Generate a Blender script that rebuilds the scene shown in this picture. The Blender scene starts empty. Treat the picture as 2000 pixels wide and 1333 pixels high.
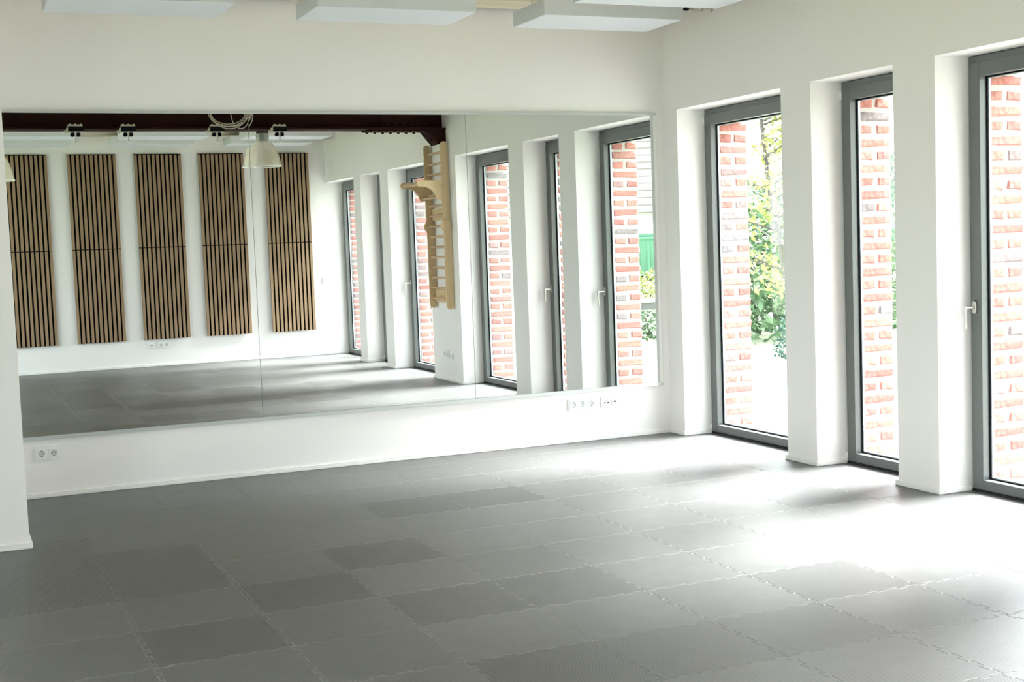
import bpy, bmesh, math, random
from mathutils import Vector, Matrix
random.seed(7)
S = bpy.context.scene
COL = S.collection

# ------------------------------------------------------------------ camera
def cam_axes(yaw, pitch, roll):
    yaw, pitch, roll = map(math.radians, (yaw, pitch, roll))
    f = Vector((-math.sin(yaw)*math.cos(pitch), math.cos(yaw)*math.cos(pitch), math.sin(pitch)))
    r0 = Vector((math.cos(yaw), math.sin(yaw), 0)); u0 = r0.cross(f)
    r = math.cos(roll)*r0 + math.sin(roll)*u0
    u = -math.sin(roll)*r0 + math.cos(roll)*u0
    return r, u, f
cd = bpy.data.cameras.new('camera'); cam = bpy.data.objects.new('camera', cd); COL.objects.link(cam)
r, u, f = cam_axes(-23.3049, -4.3077, -2.1197)
M = Matrix((r, u, -f)).transposed().to_4x4(); M.translation = Vector((-4.9103, -8.4728, 1.4565))
cam.matrix_world = M
cd.sensor_width = 36.0; cd.lens = 2574.2/2000*36.0; cd.clip_start = 0.02; cd.clip_end = 300
S.camera = cam

# ------------------------------------------------------------------ light, exposure
W = bpy.data.worlds.new('overcast_sky'); S.world = W; W.use_nodes = True
wn = W.node_tree.nodes; bg = wn['Background']
bg.inputs['Color'].default_value = (0.90, 0.965, 1.0, 1); bg.inputs['Strength'].default_value = 10.0
sd = bpy.data.lights.new('hazy_sun', 'SUN'); sd.energy = 62.0; sd.angle = math.radians(28); sd.color = (1.0, 0.985, 0.99)
sun = bpy.data.objects.new('hazy_sun', sd); COL.objects.link(sun)
sun.rotation_euler = Vector((-1.0, 0.02, -0.92)).to_track_quat('-Z', 'Y').to_euler(); sun.location = (12, -3, 11)
vs = S.view_settings
vs.view_transform = 'Standard'; vs.look = 'None'; vs.gamma = 1.0; vs.use_curve_mapping = False
vs.exposure = 0.0
S.cycles.max_bounces = 14; S.cycles.diffuse_bounces = 8; S.cycles.glossy_bounces = 6
S.cycles.transparent_max_bounces = 16
S.cycles.use_denoising = True

# ------------------------------------------------------------------ measures (metres; mirror wall y=0, window wall x=0)
L = 9.204                       # mirror wall to back wall
XL = -6.273                     # left wall
ZT = 2.357                      # window opening height
OPEN = [(0.2057, 1.479), (1.787, 2.5418), (2.8768, 4.252), (5.1146, 6.4755), (6.7825, 7.5852), (7.8682, L)]
MP = 0.012                      # mirror plane in front of the wall
def ceil_z(y): return 3.055 + 0.0076*y

# ------------------------------------------------------------------ materials
def new_mat(name):
    m = bpy.data.materials.new(name); m.use_nodes = True
    return m, m.node_tree.nodes, m.node_tree.links, m.node_tree.nodes['Principled BSDF']
def plain(name, col, rough=0.5, metal=0.0, spec=0.5, noise=0.0, nscale=8.0, bump=0.0, bscale=120.0):
    m, n, l, b = new_mat(name)
    b.inputs['Base Color'].default_value = (*col, 1); b.inputs['Roughness'].default_value = rough
    b.inputs['Metallic'].default_value = metal; b.inputs['Specular IOR Level'].default_value = spec
    tc = n.new('ShaderNodeTexCoord')
    if noise > 0:
        t = n.new('ShaderNodeTexNoise'); t.inputs['Scale'].default_value = nscale; t.inputs['Detail'].default_value = 4
        l.new(tc.outputs['Object'], t.inputs['Vector'])
        mx = n.new('ShaderNodeMix'); mx.data_type = 'RGBA'
        mx.inputs[6].default_value = (*[c*(1-noise) for c in col], 1)
        mx.inputs[7].default_value = (*[min(1, c*(1+noise)) for c in col], 1)
        l.new(t.outputs['Fac'], mx.inputs[0]); l.new(mx.outputs[2], b.inputs['Base Color'])
    if bump > 0:
        t2 = n.new('ShaderNodeTexNoise'); t2.inputs['Scale'].default_value = bscale
        l.new(tc.outputs['Object'], t2.inputs['Vector'])
        bp = n.new('ShaderNodeBump'); bp.inputs['Strength'].default_value = bump; bp.inputs['Distance'].default_value = 0.002
        l.new(t2.outputs['Fac'], bp.inputs['Height']); l.new(bp.outputs['Normal'], b.inputs['Normal'])
    return m

MAT = {}
MAT['wall'] = plain('wall_paint', (0.825, 0.81, 0.80), 0.75, spec=0.25, noise=0.01, nscale=2.0, bump=0.06, bscale=260)
MAT['white'] = plain('white_lacquer', (0.82, 0.815, 0.80), 0.4, noise=0.01)
MAT['plastic'] = plain('white_plastic', (0.80, 0.81, 0.80), 0.3)
MAT['plastic_grey'] = plain('grey_plastic', (0.55, 0.56, 0.55), 0.4)
MAT['black'] = plain('black_rubber', (0.005, 0.005, 0.007), 0.7, spec=0.1)
MAT['frame'] = plain('grey_window_paint', (0.125, 0.135, 0.132), 0.36, noise=0.03)
MAT['alu'] = plain('aluminium_profile', (0.62, 0.66, 0.66), 0.35, metal=0.6)
MAT['steel'] = plain('brushed_steel', (0.60, 0.58, 0.55), 0.28, metal=1.0)
MAT['spacer'] = plain('spacer_aluminium', (0.45, 0.49, 0.52), 0.4, metal=0.3)
MAT['baffle'] = plain('white_acoustic_foam', (0.64, 0.665, 0.69), 0.9, spec=0.1, bump=0.15, bscale=500)
MAT['beam'] = plain('oxide_red_steel', (0.026, 0.0085, 0.006), 0.75, spec=0.12, noise=0.25, nscale=6, bump=0.3, bscale=40)
MAT['cream'] = plain('cream_metal', (0.62, 0.57, 0.46), 0.45)
MAT['cable'] = plain('grey_cable', (0.50, 0.47, 0.38), 0.5)
MAT['housing'] = plain('cast_aluminium', (0.30, 0.30, 0.28), 0.5, metal=0.5)
MAT['felt'] = plain('black_felt', (0.004, 0.004, 0.004), 0.95, spec=0.05)
MAT['mortar'] = plain('mortar', (0.40, 0.39, 0.365), 0.9, noise=0.12, nscale=30, bump=0.5, bscale=150)
MAT['threshold'] = plain('black_threshold', (0.012, 0.012, 0.013), 0.6)

def wood(name, c1, c2, axis='Z', scale=7.0, rough=0.55):
    m, n, l, b = new_mat(name)
    tc = n.new('ShaderNodeTexCoord'); mp = n.new('ShaderNodeMapping')
    s = {'X': (0.6, 9, 9), 'Y': (9, 0.6, 9), 'Z': (9, 9, 0.6)}[axis]
    mp.inputs['Scale'].default_value = tuple(v*scale/7 for v in s)
    oi = n.new('ShaderNodeObjectInfo'); ad = n.new('ShaderNodeVectorMath'); ad.operation = 'ADD'
    cm = n.new('ShaderNodeCombineXYZ'); mu = n.new('ShaderNodeMath'); mu.operation = 'MULTIPLY'; mu.inputs[1].default_value = 37.0
    l.new(oi.outputs['Random'], mu.inputs[0])
    for k in range(3): l.new(mu.outputs[0], cm.inputs[k])
    l.new(tc.outputs['Object'], ad.inputs[0]); l.new(cm.outputs[0], ad.inputs[1]); l.new(ad.outputs[0], mp.inputs['Vector'])
    t = n.new('ShaderNodeTexNoise'); t.inputs['Scale'].default_value = 3.0; t.inputs['Detail'].default_value = 6; t.inputs['Distortion'].default_value = 0.6
    l.new(mp.outputs[0], t.inputs['Vector'])
    cr = n.new('ShaderNodeValToRGB'); cr.color_ramp.elements[0].position = 0.3; cr.color_ramp.elements[1].position = 0.7
    cr.color_ramp.elements[0].color = (*c1, 1); cr.color_ramp.elements[1].color = (*c2, 1)
    l.new(t.outputs['Fac'], cr.inputs['Fac']); l.new(cr.outputs[0], b.inputs['Base Color'])
    b.inputs['Roughness'].default_value = rough
    return m
MAT['slat'] = wood('oak_slat', (0.23, 0.15, 0.083), (0.32, 0.215, 0.125), 'Z', 12)
MAT['ply'] = wood('birch_plywood', (0.60, 0.44, 0.25), (0.70, 0.54, 0.33), 'Z', 6)
MAT['rung'] = wood('beech_dowel', (0.52, 0.33, 0.20), (0.60, 0.41, 0.27), 'Y', 6)
MAT['ceiling'] = wood('pine_board', (0.58, 0.51, 0.38), (0.70, 0.63, 0.49), 'X', 3, 0.7)

def tile_mat():
    m, n, l, b = new_mat('grey_mat_rubber')
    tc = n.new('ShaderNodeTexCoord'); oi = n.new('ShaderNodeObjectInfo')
    t = n.new('ShaderNodeTexNoise'); t.inputs['Scale'].default_value = 9; t.inputs['Detail'].default_value = 7; t.inputs['Roughness'].default_value = 0.65
    l.new(tc.outputs['Object'], t.inputs['Vector'])
    mp = n.new('ShaderNodeMapping'); mp.inputs['Scale'].default_value = (3, 40, 1)
    l.new(tc.outputs['Object'], mp.inputs['Vector'])
    t3 = n.new('ShaderNodeTexNoise'); t3.inputs['Scale'].default_value = 4; t3.inputs['Detail'].default_value = 5
    l.new(mp.outputs[0], t3.inputs['Vector'])
    av = n.new('ShaderNodeMath'); av.operation = 'ADD'; l.new(t.outputs['Fac'], av.inputs[0]); l.new(t3.outputs['Fac'], av.inputs[1])
    mr = n.new('ShaderNodeMapRange'); mr.inputs[1].default_value = 0.5; mr.inputs[2].default_value = 1.5
    mr.inputs[3].default_value = 0.62; mr.inputs[4].default_value = 1.40
    l.new(av.outputs[0], mr.inputs[0])
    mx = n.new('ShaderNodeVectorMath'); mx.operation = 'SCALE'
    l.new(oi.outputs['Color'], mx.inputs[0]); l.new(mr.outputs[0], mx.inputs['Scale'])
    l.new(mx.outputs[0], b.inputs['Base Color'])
    b.inputs['Roughness'].default_value = 0.44; b.inputs['Specular IOR Level'].default_value = 1.0; b.inputs['IOR'].default_value = 1.65
    # fine moulded ridges
    wv = n.new('ShaderNodeTexWave'); wv.wave_type = 'BANDS'; wv.bands_direction = 'Y'
    wv.inputs['Scale'].default_value = 32; wv.inputs['Distortion'].default_value = 0.6; wv.inputs['Detail'].default_value = 1
    l.new(tc.outputs['Object'], wv.inputs['Vector'])
    bp = n.new('ShaderNodeBump'); bp.inputs['Strength'].default_value = 0.2; bp.inputs['Distance'].default_value = 0.0016
    l.new(wv.outputs['Fac'], bp.inputs['Height']); l.new(bp.outputs['Normal'], b.inputs['Normal'])
    return m
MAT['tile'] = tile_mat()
MAT['tile_edge'] = plain('mat_worn_edge', (0.165, 0.168, 0.16), 0.6, spec=0.4)  # paler rim colour stands in for light caught by the bevels
MAT['subfloor'] = plain('dark_subfloor', (0.03, 0.03, 0.03), 0.8)

def brick_mat():
    m, n, l, b = new_mat('clay_brick')
    oi = n.new('ShaderNodeObjectInfo'); cr = n.new('ShaderNodeValToRGB'); cr.color_ramp.interpolation = 'LINEAR'
    e = cr.color_ramp.elements; e[0].position = 0; e[0].color = (0.27, 0.10, 0.085, 1); e[1].position = 1; e[1].color = (0.17, 0.165, 0.17, 1)
    for p, c in ((0.35, (0.33, 0.13, 0.105)), (0.6, (0.38, 0.155, 0.12)), (0.8, (0.27, 0.13, 0.115)), (0.92, (0.19, 0.15, 0.15))):
        k = e.new(p); k.color = (*c, 1)
    l.new(oi.outputs['Random'], cr.inputs['Fac'])
    tc = n.new('ShaderNodeTexCoord'); t = n.new('ShaderNodeTexNoise'); t.inputs['Scale'].default_value = 35; t.inputs['Detail'].default_value = 6
    l.new(tc.outputs['Object'], t.inputs['Vector'])
    mr = n.new('ShaderNodeMapRange'); mr.inputs[1].default_value = 0.3; mr.inputs[2].default_value = 0.7; mr.inputs[3].default_value = 0.7; mr.inputs[4].default_value = 1.35
    l.new(t.outputs['Fac'], mr.inputs[0])
    sc = n.new('ShaderNodeVectorMath'); sc.operation = 'SCALE'; l.new(cr.outputs[0], sc.inputs[0]); l.new(mr.outputs[0], sc.inputs['Scale'])
    l.new(sc.outputs[0], b.inputs['Base Color']); b.inputs['Roughness'].default_value = 0.9
    bp = n.new('ShaderNodeBump'); bp.inputs['Strength'].default_value = 0.6; bp.inputs['Distance'].default_value = 0.004
    l.new(t.outputs['Fac'], bp.inputs['Height']); l.new(bp.outputs['Normal'], b.inputs['Normal'])
    return m
MAT['brick'] = brick_mat()

def mirror_mat():
    m = bpy.data.materials.new('silvered_mirror'); m.use_nodes = True; n = m.node_tree.nodes; l = m.node_tree.links
    n.remove(n['Principled BSDF']); g = n.new('ShaderNodeBsdfGlossy'); g.inputs['Color'].default_value = (0.77, 0.797, 0.785, 1); g.inputs['Roughness'].default_value = 0.0
    l.new(g.outputs[0], n['Material Output'].inputs[0]); return m
MAT['mirror'] = mirror_mat()
def glass_mat(name, tint=(0.97, 0.985, 0.98), f0=0.03):
    m = bpy.data.materials.new(name); m.use_nodes = True; n = m.node_tree.nodes; l = m.node_tree.links
    n.remove(n['Principled BSDF'])
    t = n.new('ShaderNodeBsdfTransparent'); t.inputs['Color'].default_value = (*tint, 1)
    g = n.new('ShaderNodeBsdfGlossy'); g.inputs['Roughness'].default_value = 0.0
    lw = n.new('ShaderNodeLayerWeight'); pw = n.new('ShaderNodeMath'); pw.operation = 'POWER'; pw.inputs[1].default_value = 5.0
    l.new(lw.outputs['Facing'], pw.inputs[0]); fr = n.new('ShaderNodeMapRange'); l.new(pw.outputs[0], fr.inputs[0])
    fr.inputs[3].default_value = f0; fr.inputs[4].default_value = 1.0
    mx = n.new('ShaderNodeMixShader'); l.new(fr.outputs[0], mx.inputs[0]); l.new(t.outputs[0], mx.inputs[1]); l.new(g.outputs[0], mx.inputs[2])
    l.new(mx.outputs[0], n['Material Output'].inputs[0]); return m
MAT['glass'] = glass_mat('window_glass')
def shade_mat():
    m = bpy.data.materials.new('ribbed_acrylic'); m.use_nodes = True; n = m.node_tree.nodes; l = m.node_tree.links
    n.remove(n['Principled BSDF'])
    t = n.new('ShaderNodeBsdfTransparent'); t.inputs['Color'].default_value = (0.95, 0.93, 0.88, 1)
    d = n.new('ShaderNodeBsdfDiffuse'); d.inputs['Color'].default_value = (0.80, 0.76, 0.66, 1)
    tr = n.new('ShaderNodeBsdfTranslucent'); tr.inputs['Color'].default_value = (0.85, 0.80, 0.68, 1)
    g = n.new('ShaderNodeBsdfGlossy'); g.inputs['Roughness'].default_value = 0.15
    a = n.new('ShaderNodeMixShader'); a.inputs[0].default_value = 0.5; l.new(d.outputs[0], a.inputs[1]); l.new(tr.outputs[0], a.inputs[2])
    c = n.new('ShaderNodeMixShader'); c.inputs[0].default_value = 0.55; l.new(a.outputs[0], c.inputs[1]); l.new(t.outputs[0], c.inputs[2])
    lw = n.new('ShaderNodeLayerWeight'); pw = n.new('ShaderNodeMath'); pw.operation = 'POWER'; pw.inputs[1].default_value = 4.0
    l.new(lw.outputs['Facing'], pw.inputs[0]); fr = n.new('ShaderNodeMapRange'); l.new(pw.outputs[0], fr.inputs[0])
    fr.inputs[3].default_value = 0.12; fr.inputs[4].default_value = 0.9
    e = n.new('ShaderNodeMixShader'); l.new(fr.outputs[0], e.inputs[0]); l.new(c.outputs[0], e.inputs[1]); l.new(g.outputs[0], e.inputs[2])
    l.new(e.outputs[0], n['Material Output'].inputs[0]); return m
MAT['shade'] = shade_mat()

# ------------------------------------------------------------------ mesh helpers
class MB:
    def __init__(s): s.v = []; s.f = []; s.m = []
    def add(s, vs, fs, mi=0):
        o = len(s.v); s.v += [tuple(v) for v in vs]; s.f += [tuple(i+o for i in f) for f in fs]; s.m += [mi]*len(fs); return s
    def box(s, x0, x1, y0, y1, z0, z1, mi=0):
        x0, x1 = sorted((x0, x1)); y0, y1 = sorted((y0, y1)); z0, z1 = sorted((z0, z1))
        v = [(x, y, z) for z in (z0, z1) for y in (y0, y1) for x in (x0, x1)]
        return s.add(v, [(0, 2, 3, 1), (4, 5, 7, 6), (0, 1, 5, 4), (2, 6, 7, 3), (0, 4, 6, 2), (1, 3, 7, 5)], mi)
    def prism(s, poly, axis, a0, a1, mi=0):
        """extrude a 2D outline along an axis; poly in the other two axes in order"""
        def P(p, a):
            return {'x': (a, p[0], p[1]), 'y': (p[0], a, p[1]), 'z': (p[0], p[1], a)}[axis]
        n = len(poly); v = [P(p, a0) for p in poly] + [P(p, a1) for p in poly]
        fs = [tuple(range(n-1, -1, -1)), tuple(range(n, 2*n))] + [(i, (i+1) % n, n+(i+1) % n, n+i) for i in range(n)]
        return s.add(v, fs, mi)
    def cyl(s, p0, p1, r0, r1=None, n=14, mi=0, caps=True):
        r1 = r0 if r1 is None else r1
        p0, p1 = Vector(p0), Vector(p1); d = (p1-p0).normalized()
        a = d.orthogonal().normalized(); b = d.cross(a)
        v = [p0 + (a*math.cos(t)+b*math.sin(t))*r0 for t in [2*math.pi*i/n for i in range(n)]]
        v += [p1 + (a*math.cos(t)+b*math.sin(t))*r1 for t in [2*math.pi*i/n for i in range(n)]]
        fs = [(i, (i+1) % n, n+(i+1) % n, n+i) for i in range(n)]
        if caps: fs += [tuple(range(n-1, -1, -1)), tuple(range(n, 2*n))]
        return s.add(v, fs, mi)
    def tube(s, pts, r, n=8, mi=0):
        pts = [Vector(p) for p in pts]; rings = []; a = None
        for i, p in enumerate(pts):
            d = (pts[min(i+1, len(pts)-1)] - pts[max(i-1, 0)]).normalized()
            a = d.orthogonal().normalized() if a is None else (a - d*a.dot(d)).normalized()
            b = d.cross(a); rr = r[i] if isinstance(r, (list, tuple)) else r
            rings.append([p+(a*math.cos(2*math.pi*k/n)+b*math.sin(2*math.pi*k/n))*rr for k in range(n)])
        v = [q for g in rings for q in g]; fs = []
        for i in range(len(pts)-1):
            for k in range(n):
                fs.append((i*n+k, i*n+(k+1) % n, (i+1)*n+(k+1) % n, (i+1)*n+k))
        fs += [tuple(range(n-1, -1, -1)), tuple((len(pts)-1)*n+k for k in range(n))]
        return s.add(v, fs, mi)
    def lathe(s, prof, n=48, flute=0.0, mi=0, c=(0, 0, 0)):
        v = []; fs = []
        for r_, z in prof:
            for k in range(n):
                t = 2*math.pi*k/n; rr = r_ + (flute if k % 2 else -flute)*(r_ > 0.01)
                v.append((c[0]+rr*math.cos(t), c[1]+rr*math.sin(t), c[2]+z))
        for i in range(len(prof)-1):
            for k in range(n): fs.append((i*n+k, i*n+(k+1) % n, (i+1)*n+(k+1) % n, (i+1)*n+k))
        return s.add(v, fs, mi)
    def mesh(s, name, mats, bevel=0.0, seg=2, smooth=False):
        me = bpy.data.meshes.new(name); me.from_pydata(s.v, [], s.f)
        for k in (mats if isinstance(mats, (list, tuple)) else [mats]): me.materials.append(MAT[k] if isinstance(k, str) else k)
        for p, i in zip(me.polygons, s.m): p.material_index = i
        bm = bmesh.new(); bm.from_mesh(me); bmesh.ops.recalc_face_normals(bm, faces=bm.faces)
        if bevel > 0:
            es = [e for e in bm.edges if len(e.link_faces) == 2 and e.calc_face_angle(0) > 0.6]
            bmesh.ops.bevel(bm, geom=es, offset=bevel, segments=seg, profile=0.6, affect='EDGES', clamp_overlap=True)
        bm.to_mesh(me); bm.free()
        if smooth:
            for p in me.polygons: p.use_smooth = True
            try: me.set_sharp_from_angle(angle=math.radians(40))
            except Exception: pass
        return me
    def build(s, name, mats, parent=None, bevel=0.0, seg=2, smooth=False, loc=None):
        return link(name, s.mesh(name, mats, bevel, seg, smooth), parent, loc)
def link(name, me, parent=None, loc=None):
    o = bpy.data.objects.new(name, me); COL.objects.link(o)
    if parent: o.parent = parent
    if loc: o.location = loc
    return o
def tag(o, label=None, cat=None, group=None, kind=None):
    if label: o['label'] = label
    if cat: o['category'] = cat
    if group: o['group'] = group
    if kind: o['kind'] = kind
    return o
def empty(name, loc=(0, 0, 0), rz=0.0):
    o = bpy.data.objects.new(name, None); COL.objects.link(o); o.location = loc; o.rotation_euler = (0, 0, rz); o.empty_display_size = 0.1; return o
def struct(o, label, cat): return tag(o, label, cat, None, 'structure')

# ================================================================== FLOOR
PIT = 0.4935; X0 = -4.30; Y0 = -1.30
fl = MB().box(XL-0.2, 0.23, -L-0.2, 0.2, -0.06, -0.014).build('floor', 'subfloor')
struct(fl, 'grey interlocking sports mat floor across the whole room', 'floor')
def tile_outline():
    s = PIT; A = 0.0175; n = 10; c = s/n; fl_ = 0.0035
    side = [(-s/2+A/2, A/2)]            # along +u, v outward; starts 'out'
    for k in range(n-1):
        u_ = -s/2 + (k+1)*c
        if k % 2 == 0: side += [(u_+fl_, A/2), (u_-fl_, -A/2)]
        else: side += [(u_+fl_, -A/2), (u_-fl_, A/2)]
    side += [(s/2-A/2, -A/2), (s/2, 0.0)]
    pts = []
    for q in range(4):
        t = q*math.pi/2; ct, st = math.cos(t), math.sin(t)
        for (a, v) in side:
            x, y = a, -(s/2+v)           # bottom side, going +x, outward -y
            pts.append((x*ct-y*st, x*st+y*ct))
    return pts
def offset(poly, d):
    n = len(poly); out = []
    for i in range(n):
        p0, p1, p2 = Vector(poly[i-1]), Vector(poly[i]), Vector(poly[(i+1) % n])
        e1 = (p1-p0).normalized(); e2 = (p2-p1).normalized()
        n1 = Vector((-e1.y, e1.x)); n2 = Vector((-e2.y, e2.x)); m = n1+n2
        k = max(0.35, m.dot(n1)); q = p1 + m*(d/k); out.append((q.x, q.y))
    return out
def tile_mesh(clip=None, off=(0, 0), rot=0):
    base = tile_outline(); o0 = offset(base, 0.0003); o1 = offset(base, 0.0024)
    n = len(base)
    v = [(x, y, -0.013) for x, y in o0] + [(x, y, -0.0010) for x, y in o0] + [(x, y, 0.0) for x, y in o1]
    me = bpy.data.meshes.new('mat_tile')
    fs = [(i, (i+1) % n, n+(i+1) % n, n+i) for i in range(n)] + [(n+i, n+(i+1) % n, 2*n+(i+1) % n, 2*n+i) for i in range(n)] + [tuple(range(2*n, 3*n))]
    me.from_pydata(v, [], fs); me.materials.append(MAT['tile']); me.materials.append(MAT['tile_edge'])
    for i, p in enumerate(me.polygons): p.material_index = 0 if i == 2*n else 1
    if clip:
        bm = bmesh.new(); bm.from_mesh(me)
        for co, no in clip:
            bmesh.ops.bisect_plane(bm, geom=list(bm.verts)+list(bm.edges)+list(bm.faces), plane_co=co, plane_no=no, clear_outer=True)
        bm.to_mesh(me); bm.free()
    return me
TILE = tile_mesh()
DARK = {(0, 1), (0, 2), (0, 4), (1, 3), (-1, 0), (-1, 1), (-1, 2), (2, 2), (3, 4), (2, 4), (2, 6), (3, 0), (4, 0), (7, 2), (5, 5), (3, 6), (4, 6)}  # mats painted darker in place of the weaker sheen of turned ridges
rt = random.Random(3)
for i in range(-4, 10):
    for j in range(-3, 17):
        cx = X0 + (i+0.5)*PIT; cy = Y0 - (j+0.5)*PIT
        if cx-PIT/2 > 0.2 or cy-PIT/2 > -0.02 or cy+PIT/2 < -L+0.02: continue
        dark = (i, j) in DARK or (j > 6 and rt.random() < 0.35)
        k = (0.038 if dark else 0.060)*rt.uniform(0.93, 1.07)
        q = 1 if dark else 0
        clip = []
        if cx+PIT/2 > 0.18: clip.append(((0.224-cx, 0, 0), (1, 0, 0)))
        if cy+PIT/2 > -0.02: clip.append(((0, -0.002-cy, 0), (0, 1, 0)))
        if cy-PIT/2 < -L+0.02: clip.append(((0, -L+0.002-cy, 0), (0, -1, 0)))
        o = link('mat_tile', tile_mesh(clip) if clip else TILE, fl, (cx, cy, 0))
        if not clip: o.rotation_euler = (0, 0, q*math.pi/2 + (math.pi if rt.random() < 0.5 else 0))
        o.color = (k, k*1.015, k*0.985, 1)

# ================================================================== WALLS
HZ = 3.25
wm = MB().box(-4.582, 0.3, 0, 0.22, -0.05, HZ).build('wall_mirror_side', 'wall')
struct(wm, 'plain white wall behind the wide mirror', 'wall')
ws = MB().box(XL-0.2, -4.582, -1.456, 0.22, -0.05, HZ).build('wall_left_return', 'wall')
struct(ws, 'white wall return projecting at the left edge', 'wall')
wb = MB().box(XL-0.2, 0.222, -L-0.22, -L, -0.05, HZ).build('wall_back', 'wall')
struct(wb, 'white back wall carrying wooden slat panels, seen in the mirror', 'wall')
LEFT = [(4.3, 6.4, 0.10, 2.75), (6.8, 8.9, 0.10, 2.75)]     # two unseen windows beside the camera, added for daylight from the left
m = MB().box(XL-0.2, XL, -L, -1.456, -0.05, LEFT[0][2]).box(XL-0.2, XL, -L, -1.456, LEFT[0][3], HZ)
m.box(XL-0.2, XL, -LEFT[0][0], -1.456, LEFT[0][2], LEFT[0][3]).box(XL-0.2, XL, -LEFT[1][0], -LEFT[0][1], LEFT[0][2], LEFT[0][3]).box(XL-0.2, XL, -L, -LEFT[1][1], LEFT[0][2], LEFT[0][3])
wl = m.build('wall_left', 'wall')
struct(wl, 'plain white wall at the left of the room', 'wall')
m = MB().box(0, 0.30, -L-0.22, 0.0, ZT, HZ)
edges = [0.0] + [e for o in OPEN for e in o]
for k in range(0, 12, 2):
    a, b = edges[k], edges[k+1]
    m.box(0, 0.30, -b, -a, -0.05, ZT)
m.box(0.222, 0.30, -L-0.22, -L, -0.05, ZT)
ww = m.build('wall_window_side', 'wall')
struct(ww, 'white wall with six deep floor-length window openings', 'wall')
# ceiling: pine boards running along x, slight fall towards the back
cl = MB().add([(XL-0.2, 0.22, ceil_z(0.22)+0.03), (0.3, 0.22, ceil_z(0.22)+0.03), (0.3, -L-0.22, ceil_z(-L-0.22)+0.03), (XL-0.2, -L-0.22, ceil_z(-L-0.22)+0.03)], [(0, 1, 2, 3)]).build('ceiling', 'felt')
struct(cl, 'pale pine board ceiling above the hanging panels', 'ceiling')
bw = 0.142; bm_ = MB().box(XL, 0, -bw/2+0.0015, bw/2-0.0015, 0, 0.02).mesh('ceiling_board', 'ceiling', bevel=0.002, seg=1)
k = 0
while True:
    yc = -0.03 - bw*(k+0.5)
    if yc - bw/2 < -L-0.1: break
    o = link('ceiling_board', bm_, cl, (0, yc, ceil_z(yc))); o.rotation_euler = (math.atan(0.0076), 0, 0); k += 1
# baseboards
BH, BT = 0.030, 0.014
def skirt(pts, name, label):
    """pts: floor polyline along wall with outward normal to the left-hand side given per segment"""
    mm = MB()
    for (x0, y0, x1, y1) in pts:
        mm.box(x0, x1, y0, y1, 0.0, BH-0.006)
        # rounded top lip, set back
        cx0, cx1 = sorted((x0, x1)); cy0, cy1 = sorted((y0, y1))
        mm.box(cx0, cx1, cy0, cy1, BH-0.0062, BH)
    o = mm.build(name, 'white', bevel=0.003, seg=1)
    struct(o, label, 'baseboard'); return o
skirt([(-4.582, -BT, 0.0, 0.0)], 'baseboard_mirror_side', 'low white baseboard along the foot of the mirror wall')
skirt([(XL, -1.456-BT, -4.582+BT, -1.456), (-4.582, -1.456, -4.582+BT, -BT)], 'baseboard_left_return', 'low white baseboard around the projecting wall at the left')
skirt([(XL, -L, 0.0, -L+BT), (0.0, -L, 0.22, -L+BT)], 'baseboard_back', 'low white baseboard along the back wall below the slat panels')
segs = []
for k in range(0, 12, 2):
    a, b = edges[k], edges[k+1]
    segs.append((-BT, -b-(BT), 0, -a+(BT if k else -BT)))
    if k: segs.append((0, -a, 0.218, -a+BT))
    segs.append((0, -b-BT, 0.218, -b))
skirt(segs, 'baseboard_window_side', 'low white baseboard wrapped round the piers between windows')

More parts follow.
